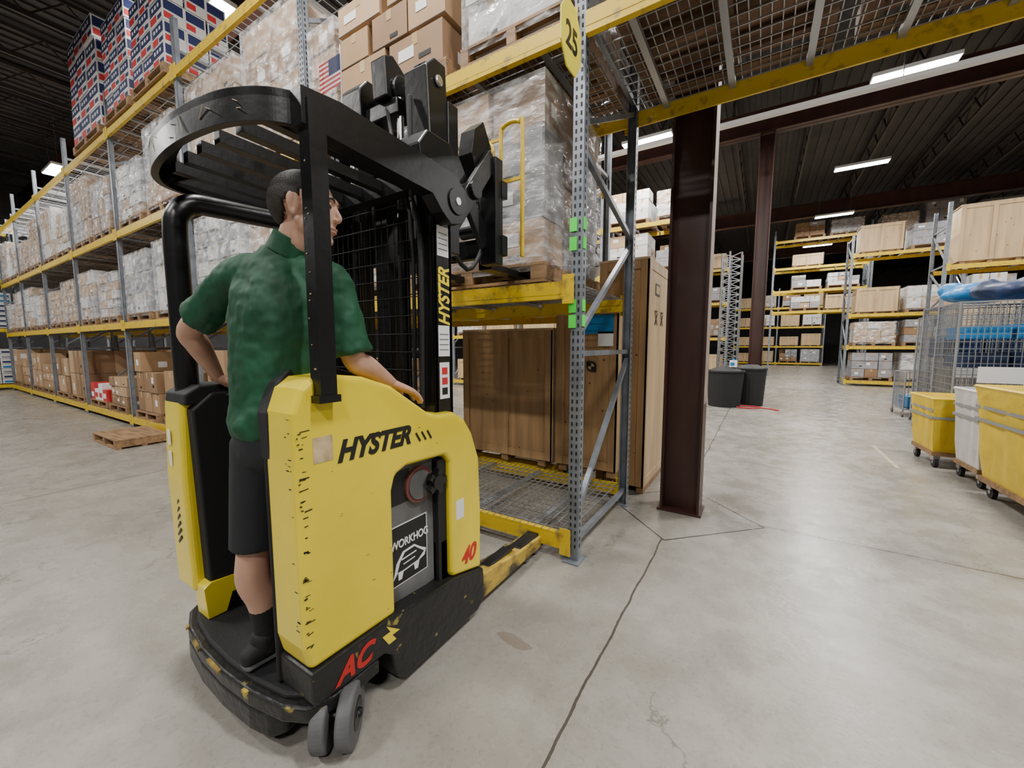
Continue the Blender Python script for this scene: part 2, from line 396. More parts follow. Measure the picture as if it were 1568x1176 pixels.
b=MB();b.prism([(2.16,3.20),(2.16,3.37),(2.24,3.47),(2.36,3.47),(2.44,3.37),(2.44,3.20),(2.36,3.10),(2.24,3.10)],'X',-1.036,-1.028,mat('sign_yellow',(.78,.68,.06),.4))
b.box((-1.036,2.42,3.25),(-1.03,2.47,3.29),STEEL)
b.build('plate',parent=sg)
text('number','25',.19,(-1.026,2.3,3.215),(H,0,H),DECB,sg,sx=.9,align='CENTER',off=.003)
# ------------------------------------------------------------------ pallet loads
def pallet(b,x0,x1,y0,y1,z,m=WOOD):
    for i in range(7):
        y=y0+(y1-y0-.1)*i/6;b.box((x0,y,z+.115),(x1,y+.09,z+.135),m)
    for fx in (0,.46,.92):
        x=x0+(x1-x0)*fx;b.box((x,y0,z+.022),(x+.08*(x1-x0),y1,z+.113),m)
    for fy in (0,.45,.9):
        y=y0+(y1-y0)*fy;b.box((x0,y,z),(x1,y+.1*(y1-y0),z+.02),m)
def carton(b,x0,x1,y0,y1,z0,z1,m,lab=.4,stripe=False):
    b.box((x0,y0,z0),(x1,y1,z1),m)
    w=x1-x0;h=z1-z0;xm=(x0+x1)/2
    if stripe:
        b.box((x0+.01*w,y0-.003,z0+h*.5),(x1-.01*w,y0-.001,z1-h*.06),NAVY);b.box((x0+.01*w,y0-.003,z0+h*.1),(xm,y0-.001,z0+h*.4),CRED)
        b.box((xm+.1*w,y0-.003,z0+h*.12),(x1-.05*w,y0-.001,z0+h*.3),NAVY)
        b.box((x1+.001,y0+.02,z0+h*.5),(x1+.003,y1-.02,z1-h*.06),NAVY);b.box((x1+.001,y0+.02,z0+h*.12),(x1+.003,(y0+y1)/2,z0+h*.4),CRED)
        for k in range(3): b.box((x0+w*(.15+.25*k),y0-.005,z0+h*.65),(x0+w*(.28+.25*k),y0-.003,z0+h*.8),WHT)
        return
    b.box((xm-.03,y0-.002,z1-h*.3),(xm+.03,y0-.0005,z1),TAPE);b.box((xm-.03,y0,z1),(xm+.03,y1,z1+.0015),TAPE)
    b.box((x0,y0-.0015,z0),(x1,y0-.0003,z0+.006),DARK)
    if R()<lab:
        a=x0+w*U(.08,.5);c=z0+h*U(.2,.5);b.box((a,y0-.003,c),(a+w*.3,y0-.001,c+h*.3),WHT)
    if R()<lab*.6:
        a=x0+w*U(.1,.6);c=z0+h*U(.1,.3);b.box((a,y0-.003,c),(a+w*.22,y0-.001,c+h*.12),DARK)
    if R()<lab:
        a=y0+(y1-y0)*U(.1,.5);c=z0+h*U(.2,.5);b.box((x1+.001,a,c),(x1+.003,a+(y1-y0)*.25,c+h*.3),WHT)
def load(name,x0,x1,y0,y1,z,h,nx,ny,nz,ms,wrap=None,stripe=False,pal=True,jit=.016,pm=WOOD):
    b=MB()
    if pal: pallet(b,x0,x1,y0,y1,z,pm);zz=z+.137
    else: zz=z+.002
    hh=h-(zz-z);bx0,bx1,by0,by1=x0+.03,x1-.03,y0+.03,y1-.03
    ragged=R()<.5 and not stripe and not wrap
    for k in range(nz):
        for i in range(nx):
            for j in range(ny):
                if 0<i<nx-1 and 0<j<ny-1 and k<nz-1: continue
                if ragged and k==nz-1 and R()<.4: continue
                jx=U(-jit,jit)*.6;jy=U(-jit,jit)
                w=(bx1-bx0)/nx;d=(by1-by0)/ny;q=hh/nz
                carton(b,bx0+i*w+.006+jx,bx0+(i+1)*w-.006+jx,by0+j*d+.006+jy,by0+(j+1)*d-.006+jy,zz+k*q+.001,zz+(k+1)*q-.005,random.choice(ms),.4,stripe)
    o=b.build(name)
    if wrap:
        s=MB();e=.022
        xs=[bx0-e,bx1+e];ys=[by0-e,by1+e];z0,z1=zz-.06,zz+hh+.012
        def grid(P,nu,nv):
            vs=[];fs=[]
            for j in range(nv+1):
                for i in range(nu+1):
                    ed=(i in(0,nu) or j in(0,nv));vs.append(P(i/nu,j/nv,0 if ed else U(-.008,.018)))
            for j in range(nv):
                for i in range(nu): a=j*(nu+1)+i;fs.append((a,a+1,a+nu+2,a+nu+1))
            s.add(vs,fs,wrap)
        L=lambda a,b_,t:a+(b_-a)*t
        grid(lambda u,v,r:(L(xs[0],xs[1],u),ys[0]-r,L(z0,z1,v)),12,14)
        grid(lambda u,v,r:(xs[1]+r,L(ys[0],ys[1],u),L(z0,z1,v)),12,14)
        grid(lambda u,v,r:(xs[0]-r,L(ys[1],ys[0],u),L(z0,z1,v)),6,8)
        grid(lambda u,v,r:(L(xs[0],xs[1],u),L(ys[0],ys[1],v),z1+r),6,6)
        f=s.build('film',smooth=False);f.parent=o
    return o
BR=[C1,C2,C3,C1];WH=[C4,C5,C4,C3];GR=[C5,C4]
load('wrapped_pallet_load',-2.66,-1.30,2.50,3.62,LV[1]+.02,1.38,3,3,4,[C3,C2,C5,C5],WRAPD)
load('wrapped_pallet_load',-3.95,-2.78,2.5,3.6,LV[1]+.01,1.30,3,3,4,BR,WRAP)
load('wrapped_pallet_load',-2.0,-1.12,2.48,3.6,LV[2]+.01,1.0,2,3,3,[C4,C3,C4],WRAP)
b=MB();b.box((-2.58,2.468,2.95),(-2.34,2.471,3.17),WHT);b.build('pallet_placard')
def pile(name,x0,x1,y0,y1,z,rows,pal=True,m=BR):
    b=MB();zz=z
    if pal: pallet(b,x0,x1,y0,y1,z);zz=z+.137
    for (h,n,ny) in rows:
        x=x0+U(0,.03)
        for i in range(n):
            w=(x1-x0)/n*U(.85,.98)
            for j in range(ny):
                d=(y1-y0)/ny
                carton(b,x,x+w,y0+j*d+.01,y0+(j+1)*d-.01,zz+.001,zz+h*U(.86,.99),random.choice(m),.5)
            x+=(x1-x0)/n
        zz+=h
    return b.build(name)
pile('cardboard_box_stack',-3.4,-2.12,2.46,3.6,LV[2]+.005,[(.32,2,2),(.28,3,2),(.25,2,2)])
load('wrapped_pallet_load',-3.96,-3.5,2.5,3.6,LV[2]+.01,1.0,1,3,4,BR,WRAP)
load('wrapped_pallet_load',-5.25,-4.12,2.5,3.62,LV[2]+.005,1.5,2,3,4,[C1,C3,C2],WRAP)
load('wrapped_pallet_load',-6.8,-5.42,2.5,3.62,LV[2]+.005,1.4,3,3,4,[C3,C1,C2],WRAP)
load('wrapped_pallet_load',-5.3,-4.15,2.5,3.62,LV[1]+.005,1.25,3,3,4,[C3,C1],WRAP)
load('wrapped_pallet_load',-6.8,-5.5,2.5,3.62,LV[1]+.005,1.3,4,3,6,[C4,C5],WRAP)
load('cardboard_carton_pallet',-5.3,-4.15,2.5,3.62,LV[0]+.005,1.1,2,2,2,[C2,C1])
load('cardboard_carton_pallet',-6.8,-5.6,2.5,3.62,LV[0]+.005,1.25,2,2,2,[C2,C1])
specs={2:[(0,[C2,C1],None,1.2,.9),(1,GR,WRAP,1.15,1.2),(2,[C4,C5,C1],WRAP,1.0,1.3)],
3:[(0,[C2,C3],None,1.0,.7),(1,[C5,C3,C4],WRAP,1.1,.95),(2,[C1,C5],WRAP,1.35,1.05)],
4:[(0,[C3,C2],None,1.0,1.2),(1,[C3,C1],WRAP,.9,1.05),(2,[C4,C3],WRAP,1.25,1.0)],
5:[(0,[C1,C3],None,1.1,.8),(1,[C3,C4],WRAP,1.2,.9),(2,[C1,C3],WRAP,.9,1.3)],
6:[(0,[C1,C3],None,1.2,.9),(1,[C4,C3],WRAP,.9,1.2),(2,[C1,C4],WRAP,1.25,1.0)]}
for bi,L_ in specs.items():
    xr=-1.05-bi*2.95-.1;xl=xr-2.75
    for lv,ms,wr,ha,hb in L_:
        for k,h in enumerate((ha,hb)):
            a=xl+.05+k*1.38+U(0,.06);nm='wrapped_pallet_load' if wr else 'cardboard_carton_pallet'
            if bi==3 and lv==0 and k==0: continue
            n=random.choice([2,3]);load(nm,a,a+U(1.05,1.22),2.48,3.62,LV[lv]+.005,h,n,2,random.choice([3,4,5]) if wr else random.choice([2,3]),ms,wr)
b=MB();pallet(b,-12.7,-11.5,2.5,3.6,.2)
for k in range(4):
    x=-12.65+k*.28;b.box((x,2.52,.34),(x+.26,3.3,.58 if k%2 else .7),CRED if k in(0,3) else WHT);b.box((x+.03,2.515,.4),(x+.2,2.519,.5),WHT if k in (0,3) else CRED)
b.build('red_white_carton_pallet')
load('printed_carton_pallet',-11.75,-10.05,2.42,3.3,LV[3]+.005,1.95,3,3,5,[C4,C4,WHT],None,True)
load('printed_carton_pallet',-9.75,-8.55,2.42,3.3,LV[3]+.005,1.6,3,3,5,[C4],None,True)
load('printed_carton_pallet',-8.4,-7.15,2.42,3.3,LV[3]+.005,1.3,3,3,4,[C4],None,True)
load('timber_crate_pallet',-.9,.3,2.5,3.65,3.54,.9,2,2,2,[WOODD],None,pm=WOODD)
load('timber_crate_pallet',.42,1.7,2.5,3.65,3.54,1.0,2,2,2,[WOODD],None,pm=WOODD)
for i in range(0,6):
    xr=-1.75-i*2.95-.1
    for lv in (1,2):
        for k in range(2):
            a=xr-1.32-k*1.38
            load('cardboard_carton_pallet',a,a+1.2,3.95,5.05,LV[lv]+.005,U(.9,1.3),2,2,3,random.choice([BR,WH]))
    if i>0:
        for k in range(2):
            a=xr-1.32-k*1.38
            load('cardboard_carton_pallet',a,a+1.2,3.95,5.05,LV[0]+.005,U(.9,1.4),1,1,2,[PLY,C2])
def crate(name,x0,x1,y0,y1,z0,z1,face=PLY,side=PLY2,battens=True,nb=1,skids=True,t=.022,sw=None):
    b=MB();zb=z0
    if skids:
        for fx in (.05,.45,.85): x=x0+(x1-x0)*fx;b.box((x,y0+.02,z0),(min(x+.09,x1-.005),y1-.02,z0+.07),WOOD)
        zb=z0+.07
    b.box((x0+t,y0+t,zb),(x1-t,y1-t,z1-t),face)
    b.box((x0,y0,z1-t),(x1,y1,z1),side)
    b.box((x1-t,y0+t,zb),(x1-.004,y1-t,z1-t),side)  # right side coloured paler than the front, painted as the lit face
    bw=.085
    if battens:
        for xx in [x0]+[x0+(x1-x0-bw)*(k+1)/(nb+1) for k in range(nb)]+[x1-bw]: b.box((xx,y0,zb),(xx+bw,y0+t,z1-t-.001),face)
        for zz in (zb,z1-t-bw-.001):
            xx=[x0]+[x0+(x1-x0-bw)*(k+1)/(nb+1) for k in range(nb)]+[x1-bw]
            for k in range(len(xx)-1): b.box((xx[k]+bw+.002,y0+.003,zz),(xx[k+1]-.002,y0+t,zz+bw),face)
        for yy in (y0,y1-bw): b.box((x1-t,yy,zb),(x1+.004,yy+bw,z1-t-.001),side)
        if y1-y0>.3:
            for zz in (zb,z1-t-bw-.001): b.box((x1-t,y0+bw,zz),(x1+.002,y1-bw,zz+bw),side)
    for k in range(9):
        x=U(x0+.1,x1-.1);z=U(zb+.1,z1-.1);b.cyl((x,y0+t-.0015,z),(x,y0+t+.002,z),U(.006,.014),KNOT,8)
    return b.build(name,bevel=.003,seg=1)
c1=crate('plywood_crate',-3.03,-1.84,3.74,4.9,.20,1.69,nb=1)
c2=crate('plywood_crate',-1.80,-1.15,3.74,3.99,.20,1.83,nb=0)
c3=crate('tall_shipping_crate',-1.45,-.95,4.02,5.0,.0,2.36,nb=0,face=PLY)
b=MB();b.cyl((-1.42,3.747,1.30),(-1.42,3.759,1.30),.05,DECB,20);b.cyl((-1.42,3.744,1.30),(-1.42,3.7565,1.30),.032,PLY2,20);b.box((-1.47,3.7425,1.30),(-1.42,3.7555,1.35),DECB);b.box((-1.42,3.7425,1.25),(-1.37,3.7555,1.30),DECB)
b.box((-1.35,3.732,1.5),(-1.2,3.737,1.64),WHT);b.box((-1.62,3.732,1.62),(-1.2,3.7345,1.80),BLU)
for (yy,zz) in ((4.35,1.78),(4.62,1.78)):
    b.beam((-.948,yy-.05,zz-.06),(-.948,yy+.05,zz+.06),.004,.012,DECB);b.beam((-.948,yy+.05,zz-.06),(-.948,yy-.05,zz+.06),.004,.012,DECB);b.beam((-.948,yy-.06,zz+.08),(-.948,yy+.06,zz+.08),.004,.012,DECB)
b.box((-.955,4.3,2.02),(-.950,4.5,2.14),DECB);b.box((-.955,4.32,2.04),(-.949,4.48,2.12),PLY2)
b.build('crate_markings').parent=c3
b=MB();pallet(b,-8.95,-7.85,1.75,2.40,.002);b.build('loose_wooden_pallet')
# ------------------------------------------------------------------ other racks
def fillrack(x0,n,bw,y0,y1,lv,skip=(),hm=1.1,pc=.95):
    for i in range(n):
        xr=x0-i*bw-.12
        for li,z in enumerate(lv):
            if li in skip: continue
            nxt=lv[li+1]-z-.25 if li+1<len(lv) else 1.9
            for k in range(2):
                if R()>pc: continue
                a=xr-1.25-k*1.38;h=min(nxt,U(.6,1)*hm)
                t=R()
                if t<.3: crate('shipping_crate',a,a+1.2,y0+.02,y1-.05,z+.003,z+max(.35,h),face=PLY2)
                else:
                    wq=t>.72;load('wrapped_pallet_load' if wq else 'cardboard_carton_pallet',a,a+1.2,y0,y1-.05,z+.003,max(.4,h),random.choice([2,3]),2,random.choice([2,3]),random.choice([BR,[C2,C5],WH,[C3,C4],[C5]]),WRAP if wq else None)
lvA=[.2,1.5,2.7,4.9]
rack('pallet_rack',2.7+5.9,2,2.95,19.7,20.8,lvA,5.6,near=0,wires=False);fillrack(8.6,2,2.95,19.7,20.8,lvA,hm=1.3)
lvB=[3.2,4.2,5.3,6.6]
rack('pallet_rack',3.9,1,3.6,24,25.1,lvB,7.1,near=0,wires=False);fillrack(3.8,1,3.2,24,25.1,lvB,hm=.8)
rack('pallet_rack',9.9,2,2.95,24,25.1,[.2,2,4,6.0],6.6,near=0,wires=False);fillrack(9.9,2,2.95,24,25.1,[6.0],hm=1.9)
rack('pallet_rack',3.95+5.9,2,2.95,15,16.1,[.2,1.9,3.6],5.2,near=0,wires=False);fillrack(9.85,2,2.95,15,16.1,[.2,1.9,3.6],hm=1.5)
lvC=[.2,1.9,3.6,5.0]
rack('pallet_rack',-1.35,3,2.95,12.0,13.1,lvC,6.0,near=0,wires=False);fillrack(-1.35,3,2.95,12.0,13.1,lvC,hm=1.2)
rack('pallet_rack',3.9,2,2.95,38,39.1,[.2,1.5,3,4.5],6,near=0,wires=False);fillrack(3.9,2,2.95,38,39.1,[.2,1.5,3,4.5],hm=1.2)
rack('pallet_rack',-1.5,3,2.95,22,23.1,[.2,1.9,3.6,5.2],6,near=0,wires=False);fillrack(-1.5,3,2.95,22,23.1,[.2,1.9,3.6,5.2],hm=1.2)
rack('pallet_rack',2.9,3,2.95,-.0,1.1,[.19,2.1,3.75,5.5],6,near=0,wires=False,rot=H,loc=(-22.0,0,0))
bb=MB()
for i in range(3):
    for z in (.2,2.11,3.76):
        for k in range(2):
            ya=2.7-i*2.95-k*1.4-1.2;xb_=-22.1-1.0
            nz=7
            for q in range(nz):
                for j in range(3):
                    zz=z+.02+q*.17
                    bb.box((xb_,ya+j*.4,zz),(-22.1,ya+j*.4+.38,zz+.16),C4);bb.box((-22.1,ya+j*.4+.04,zz+.03),(-22.095,ya+j*.4+.34,zz+.09),random.choice([NAVY,BLU,C5]))
bb.build('white_carton_stack')
b=MB();tx0=-1.12;ty0=13.5
for (dx,dy) in ((0,0),(.5,0),(0,.5),(.5,.5)): b.cyl((tx0+dx,ty0+dy,0),(tx0+dx,ty0+dy,4.2),.025,WIRE,8)
for k in range(20):
    z=.2+k*.2
    b.beam((tx0,ty0,z),(tx0+.5,ty0,z),.025,.025,WIRE);b.beam((tx0,ty0,z),(tx0+.5,ty0,z+.2),.02,.02,WIRE);b.beam((tx0+.5,ty0,z),(tx0+.5,ty0+.5,z+.2),.02,.02,WIRE);b.beam((tx0+.5,ty0,z),(tx0,ty0,z+.2),.02,.02,WIRE)
b.build('lattice_scaffold_tower')
def tub(cx,cy,r,h):
    b=MB();b.cyl((cx,cy,0.0),(cx,cy,h),r*.85,BLKM,24,r);b.cyl((cx,cy,h-.05),(cx,cy,h),r*1.05,BLKM,24);b.cyl((cx,cy,h),(cx,cy,h+.08),r*.9,BLKM,24,r*.4);b.build('black_trash_barrel',bevel=.01)
tub(-.75,11.3,.42,.9);tub(-.2,11.8,.34,.95)
b=MB();b.box((-.66,11.2,.985),(-.5,11.34,1.15),WHT);b.cyl((-.58,11.27,1.15),(-.58,11.27,1.19),.03,BLU,12);b.box((-.64,11.195,1.02),(-.55,11.199,1.1),BLU);b.build('plastic_jug',bevel=.02)
b=MB();b.tube([(-.25+.35*math.cos(t*.5)*(1-t*.02),11.25+.2*math.sin(t*.5),.016) for t in range(14)]+[(.25,11.2,.016),(.4,11.05,.016)],.015,CRED,8);b.build('red_air_hose',smooth=True)
# ------------------------------------------------------------------ laundry carts (right)
def cart(name,cx,cy,L_,W,m,h=.78,rot=0):
    b=MB();z0=.2
    def ring(z,k,wob):
        vs=[];n=10
        for side in range(4):
            for i in range(n):
                t=i/n*2-1
                a,c=[( t,-1),(1,t),(-t,1),(-1,-t)][side]
                bul=1+wob*math.sin(i*1.9+side*2)*.03
                vs.append((a*W/2*k*bul,c*L_/2*k*bul,z))
        return vs
    rings=[ring(z0,.86,0),ring(z0+h*.25,.92,1),ring(z0+h*.6,.95,1),ring(z0+h-.12,.985,1),ring(z0+h-.03,1.0,0),ring(z0+h,1.03,0),ring(z0+h+.015,1.0,0),ring(z0+h-.05,.96,0),ring(z0+h*.5,.9,0)]
    n=40;vs=[v for r in rings for v in r];fs=[]
    for i in range(len(rings)-1):
        for k in range(n): fs.append((i*n+k,i*n+(k+1)%n,(i+1)*n+(k+1)%n,(i+1)*n+k))
    fs.append(list(range(n))[::-1]);fs.append(list(range((len(rings)-1)*n,len(rings)*n)))
    b.add(vs,fs,m)
    gry=mat('grey_webbing',(.25,.25,.25),.7)
    for sgn in (-1,1):
        for zz in (z0+h*.62,z0+h*.76): b.box((sgn*W/2*.985-.006,-L_/2*.97,zz),(sgn*W/2*.985+.006,L_/2*.97,zz+.03),gry)
        b.box((-W/2*.97,sgn*L_/2*.985-.006,z0+h*.62),(W/2*.97,sgn*L_/2*.985+.006,z0+h*.62+.03),gry)
    b.box((-W/2*.9,-L_/2*.9,z0-.05),(W/2*.9,L_/2*.9,z0),WOOD)
    for sx in (-1,1):
        for sy in (-1,1):
            x=sx*W*.38;y=sy*L_*.38
            b.box((x-.03,y-.04,.09),(x+.03,y+.04,z0-.05),STEEL);b.cyl((x-.018,y,.062),(x+.018,y,.062),.062,BLKM,16);b.cyl((x-.024,y,.062),(x+.024,y,.062),.02,STEEL,10)
    b.ell((0,0,z0+h-.18),(W*.38,L_*.4,.16),CANW if m is CANV else BLUT)
    return b.build(name,smooth=False,loc=(cx,cy,0),rotz=rot)
cart('yellow_canvas_cart',2.17,7.2,.75,.75,CANV,.66,.04)
cart('white_canvas_cart',2.34,6.36,.62,.80,CANW,.82,.03)
cart('yellow_canvas_cart',2.42,5.2,1.5,1.05,CANV,.90,.03)
def cage(cx,cy,W,D,Ht,fill):
    b=MB();z0=.16;m=WIRE
    for sx in (-1,1):
        for sy in (-1,1):
            b.cyl((cx+sx*W/2,cy+sy*D/2,.1),(cx+sx*W/2,cy+sy*D/2,Ht),.016,m,8);b.cyl((cx+sx*W/2-.015,cy+sy*D/2,.05),(cx+sx*W/2+.015,cy+sy*D/2,.05),.05,RUB,14)
    for zz in (z0,Ht): 
        for sy in (-1,1): b.beam((cx-W/2,cy+sy*D/2,zz),(cx+W/2,cy+sy*D/2,zz),.02,.02,m)
        for sx in (-1,1): b.beam((cx+sx*W/2,cy-D/2,zz),(cx+sx*W/2,cy+D/2,zz),.02,.02,m)
    b.box((cx-W/2,cy-D/2,z0-.01),(cx+W/2,cy+D/2,z0+.01),m)
    zz=z0
    while zz<Ht:
        for sy in (-1,1): b.box((cx-W/2,cy+sy*D/2-.0035,zz),(cx+W/2,cy+sy*D/2+.0035,zz+.007),m)
        for sx in (-1,1): b.box((cx+sx*W/2-.0035,cy-D/2,zz),(cx+sx*W/2+.0035,cy+D/2,zz+.007),m)
        zz+=.10
    x=cx-W/2
    while x<cx+W/2:
        for sy in (-1,1): b.box((x,cy+sy*D/2-.0035,z0),(x+.007,cy+sy*D/2+.0035,Ht),m)
        x+=.06
    y=cy-D/2
    while y<cy+D/2:
        for sx in (-1,1): b.box((cx+sx*W/2-.0035,y,z0),(cx+sx*W/2+.0035,y+.007,Ht),m)
        y+=.06
    for (fz,fh,fm) in fill:
        for q in range(2): b.box((cx-W/2*.85+q*W*.44,cy-D/2*.8,fz),(cx-W/2*.85+q*W*.44+W*.4,cy+D/2*.8,fz+fh*U(.8,1)),fm)
    b.box((cx-W*.3,cy-D/2-.008,1.0),(cx+W*.15,cy-D/2-.005,1.22),WHT)
    b.build('wire_mesh_cage_cart')
cage(2.85,8.4,1.1,.8,2.1,[(.2,.5,C5),(1.2,.25,BLUT),(1.6,.2,BLU)])
cage(3.0,9.7,1.1,.8,2.15,[(.2,.3,C5),(1.3,.35,BLUT)])
cage(4.2,8.4,1.1,.8,2.1,[(.2,.5,BLUT),(.9,.4,C5)])
cage(4.4,9.7,1.1,.8,2.1,[(.2,.5,C5),(1.5,.3,BLU)])
cage(3.1,11.9,1.0,.8,.95,[(.2,.25,BLU)])
cage(3.6,7.0,.9,1.0,2.0,[(.2,.4,C5),(1.0,.5,BLUT)])
cage(3.2,10.8,1.1,.8,2.05,[(.2,.3,BLU),(1.3,.35,C5)])
def heap(cx,cy,z,sx,sy,h,m,name='blue_tarp_heap'):
    b=MB()
    for k in range(14):
        b.ell((cx+U(-.6,.6)*sx,cy+U(-.6,.6)*sy,z+h*U(.3,.65)),(sx*U(.2,.45),sy*U(.25,.45),h*U(.18,.34)),m,rot=Matrix.Rotation(U(0,3),3,'Z')@Matrix.Rotation(U(-.5,.5),3,'X'),nu=14,nv=8)
    b.ell((cx,cy,z+h*.35),(sx*.95,sy*.95,h*.32),m)
    b.build(name,smooth=True,remesh=.03,smo=2)
heap(2.95,8.4,2.13,.48,.36,.40,BLUT);heap(4.2,8.4,2.13,.5,.36,.6,BLUT);heap(4.4,9.7,2.13,.5,.36,.6,BLUT);heap(3.0,9.7,2.18,.5,.36,.44,BLU);heap(3.6,7.0,2.03,.42,.44,.42,BLUT)
# ------------------------------------------------------------------ reach truck
T=empty('reach_truck',(-1.8,1.2,0))
b=MB()
poly=[(.72,.37),(.70,.46),(.70,1.28),(.73,1.36),(.775,1.395),(.86,1.40),(.98,1.385),(1.11,1.34),(1.23,1.26),(1.32,1.20),(1.38,1.18),(1.50,1.175),(1.58,1.13),(1.64,1.05),(1.70,.90),(1.715,.6),(1.71,.27),(1.47,.33),(1.46,.36),(1.46,.93),(1.43,.975),(1.18,.985),(1.12,.96),(1.10,.90),(1.10,.36)]
b.prism(poly,'X',-1.46,-1.27,YEL);b.build('right_body_panel',bevel=.022,seg=4,parent=T,smooth=False)
b=MB()
b.prism([(.70,.36),(.69,.9),(.70,1.26),(.76,1.30),(1.30,1.30),(1.5,1.15),(1.55,.3)],'X',-2.36,-2.16,YEL);b.build('left_body_panel',bevel=.025,seg=4,parent=T)
b=MB()
for k in range(6): b.beam((-2.29,.698,.58+k*.035),(-2.24,.693,.62+k*.035),.006,.012,DECB)
b.box((-2.30,.688,1.05),(-2.27,.6905,1.12),WHT);b.box((-2.30,.688,.95),(-2.27,.6905,1.02),WHT)
b.build('left_panel_decals',parent=T)
b=MB()
b.prism([(.70,1.10),(.695,1.27),(.735,1.375),(.78,1.42),(.95,1.42),(1.12,1.37),(1.30,1.24),(1.36,1.19),(1.36,1.1)],'X',-1.49,-1.42,BLKM)
b.prism([(.70,.25),(.70,1.25),(1.5,1.15),(1.5,.25)],'X',-1.475,-1.455,BLKM)
b.prism([(.74,.40),(.72,1.22),(.80,1.29),(1.3,1.29),(1.45,1.1),(1.45,.25),(.98,.25),(.96,.36)],'X',-2.18,-2.10,BLKM)
b.prism([(.70,1.24),(.705,1.29),(.76,1.325),(1.30,1.325),(1.42,1.24)],'X',-2.34,-2.12,BLKM)
b.box((-2.16,1.2,.25),(-1.46,1.42,1.18),BLKM)
b.box((-2.12,1.1,1.1),(-1.50,1.42,1.2),BLKM)
b.build('cab_interior_trim',bevel=.015,seg=3,parent=T)
b=MB();b.prism([(.72,.25),(.71,.40),(.74,.42),(.96,.40),(.99,.25)],'X',-2.2,-2.09,YEL);b.prism([(.79,.25),(.82,.335),(.92,.335),(.95,.25)],'X',-2.088,-2.084,BLK)
b.build('left_kick_panel',bevel=.01,parent=T)
b=MB()
b.prism([(.73,.24),(.71,.26),(.71,.37),(1.08,.37),(1.12,.36),(1.47,.33),(1.71,.27),(1.72,.10),(1.66,.05),(1.12,.05),(1.08,.09),(1.06,.20),(1.02,.235)],'X',-1.48,-1.255,SCUF)
b.build('right_skirt',bevel=.01,seg=2,parent=T)
b=MB()
arc=[(-1.44,.88),(-1.42,.70),(-1.45,.655),(-1.55,.635),(-1.75,.625),(-1.95,.632),(-2.15,.66),(-2.28,.71),(-2.355,.80),(-2.37,1.0),(-2.36,1.5),(-1.5,1.5),(-1.5,.88)]
b.prism(arc,'Z',.07,.165,SCUF)
arcU=[(-1.262,.80),(-1.29,.71),(-1.38,.665),(-1.55,.635),(-1.75,.625),(-1.95,.632),(-2.15,.66),(-2.28,.71),(-2.355,.80),(-2.37,1.0),(-2.36,1.5),(-1.5,1.5),(-1.5,1.0),(-1.262,1.0)]
b.prism(arcU,'Z',.165,.228,SCUF)
b.prism([(-1.30,.80),(-1.32,.74),(-1.40,.69),(-1.56,.665),(-1.75,.655),(-1.95,.662),(-2.14,.69),(-2.25,.735),(-2.30,.80),(-2.3,1.4),(-1.30,1.4)],'Z',.222,.248,BLKM)
b.build('platform_and_bumper',bevel=.012,seg=3,parent=T)
b=MB();b.box((-2.34,1.4,.10),(-1.30,1.75,.55),BLK);b.box((-2.1,1.42,.5),(-1.48,1.62,1.15),BLK);b.build('power_unit',bevel=.02,parent=T)
b=MB();ar=arcU
for i in range(3,7):
    p,q=ar[i],ar[i+1];a=.15 if i in(3,6) else .55
    b.beam((p[0],p[1]-.002,.222),(q[0]*a+p[0]*(1-a),q[1]*a+p[1]*(1-a)-.002,.222),.012,.012,SLEG)
b.build('bumper_wear_stripe',parent=T)
b=MB();b.box((-1.45,1.09,.34),(-1.335,1.47,.99),GRYP);b.box((-1.335,1.11,.80),(-1.332,1.25,.95),BLKM)
b.box((-1.335,1.12,.43),(-1.3325,1.35,.70),DECB)
b.box((-1.3345,1.115,.425),(-1.333,1.355,.705),WHT)
b.box((-1.36,1.40,.33),(-1.30,1.47,.95),BLKM)
b.cyl((-1.335,1.30,.86),(-1.318,1.30,.86),.085,mat('dark_red_ring',(.13,.04,.03),.5),28);b.cyl((-1.32,1.30,.86),(-1.312,1.30,.86),.068,GRYP,28)
b.cyl((-1.325,1.37,.86),(-1.26,1.37,.86),.035,BLK,18)
for a in range(5):
    t=a*2*math.pi/5;b.beam((-1.28,1.37,.86),(-1.28,1.37+.06*math.cos(t),.86+.06*math.sin(t)),.03,.03,BLK)
b.build('recess_panel',bevel=.004,parent=T)
rx=(H,0,H)
text('sticker_text','WORKHOG',.052,(-1.331,1.13,.60),(H,0,H),WHT,T,off=.001,sx=.82)
b=MB();b.prism([(1.14,.46),(1.16,.53),(1.20,.575),(1.27,.58),(1.31,.55),(1.345,.53),(1.335,.50),(1.30,.49),(1.29,.455),(1.27,.455),(1.265,.485),(1.2,.48),(1.19,.45),(1.17,.45),(1.17,.49)],'X',-1.3325,-1.3312,WHT)
b.prism([(1.165,.49),(1.18,.53),(1.21,.566),(1.27,.570),(1.30,.545),(1.33,.522),(1.29,.495),(1.2,.488)],'X',-1.3311,-1.3302,DECB)
b.beam((-1.330,1.19,.54),(-1.330,1.28,.545),.001,.006,WHT);b.beam((-1.330,1.2,.515),(-1.330,1.27,.52),.001,.005,WHT);b.build('sticker_hog',parent=T)
text('panel_logo','HYSTER',.108,(-1.2685,.85,1.085),rx,DECB,T,shear=.35,off=.0045,sx=.92)
b=MB()
for k in range(3): b.beam((-1.2685,1.26+k*.035,1.08),(-1.2685,1.235+k*.035,1.12),.003,.009,DECB)
b.box((-1.2705,.762,1.10),(-1.2685,.835,1.19),mat('worn_sticker',(.66,.50,.28),.6,noise=.4,nscale=25))
b.box((-1.2705,1.50,.62),(-1.2685,1.56,.72),WHT)
b.build('panel_decals',parent=T)
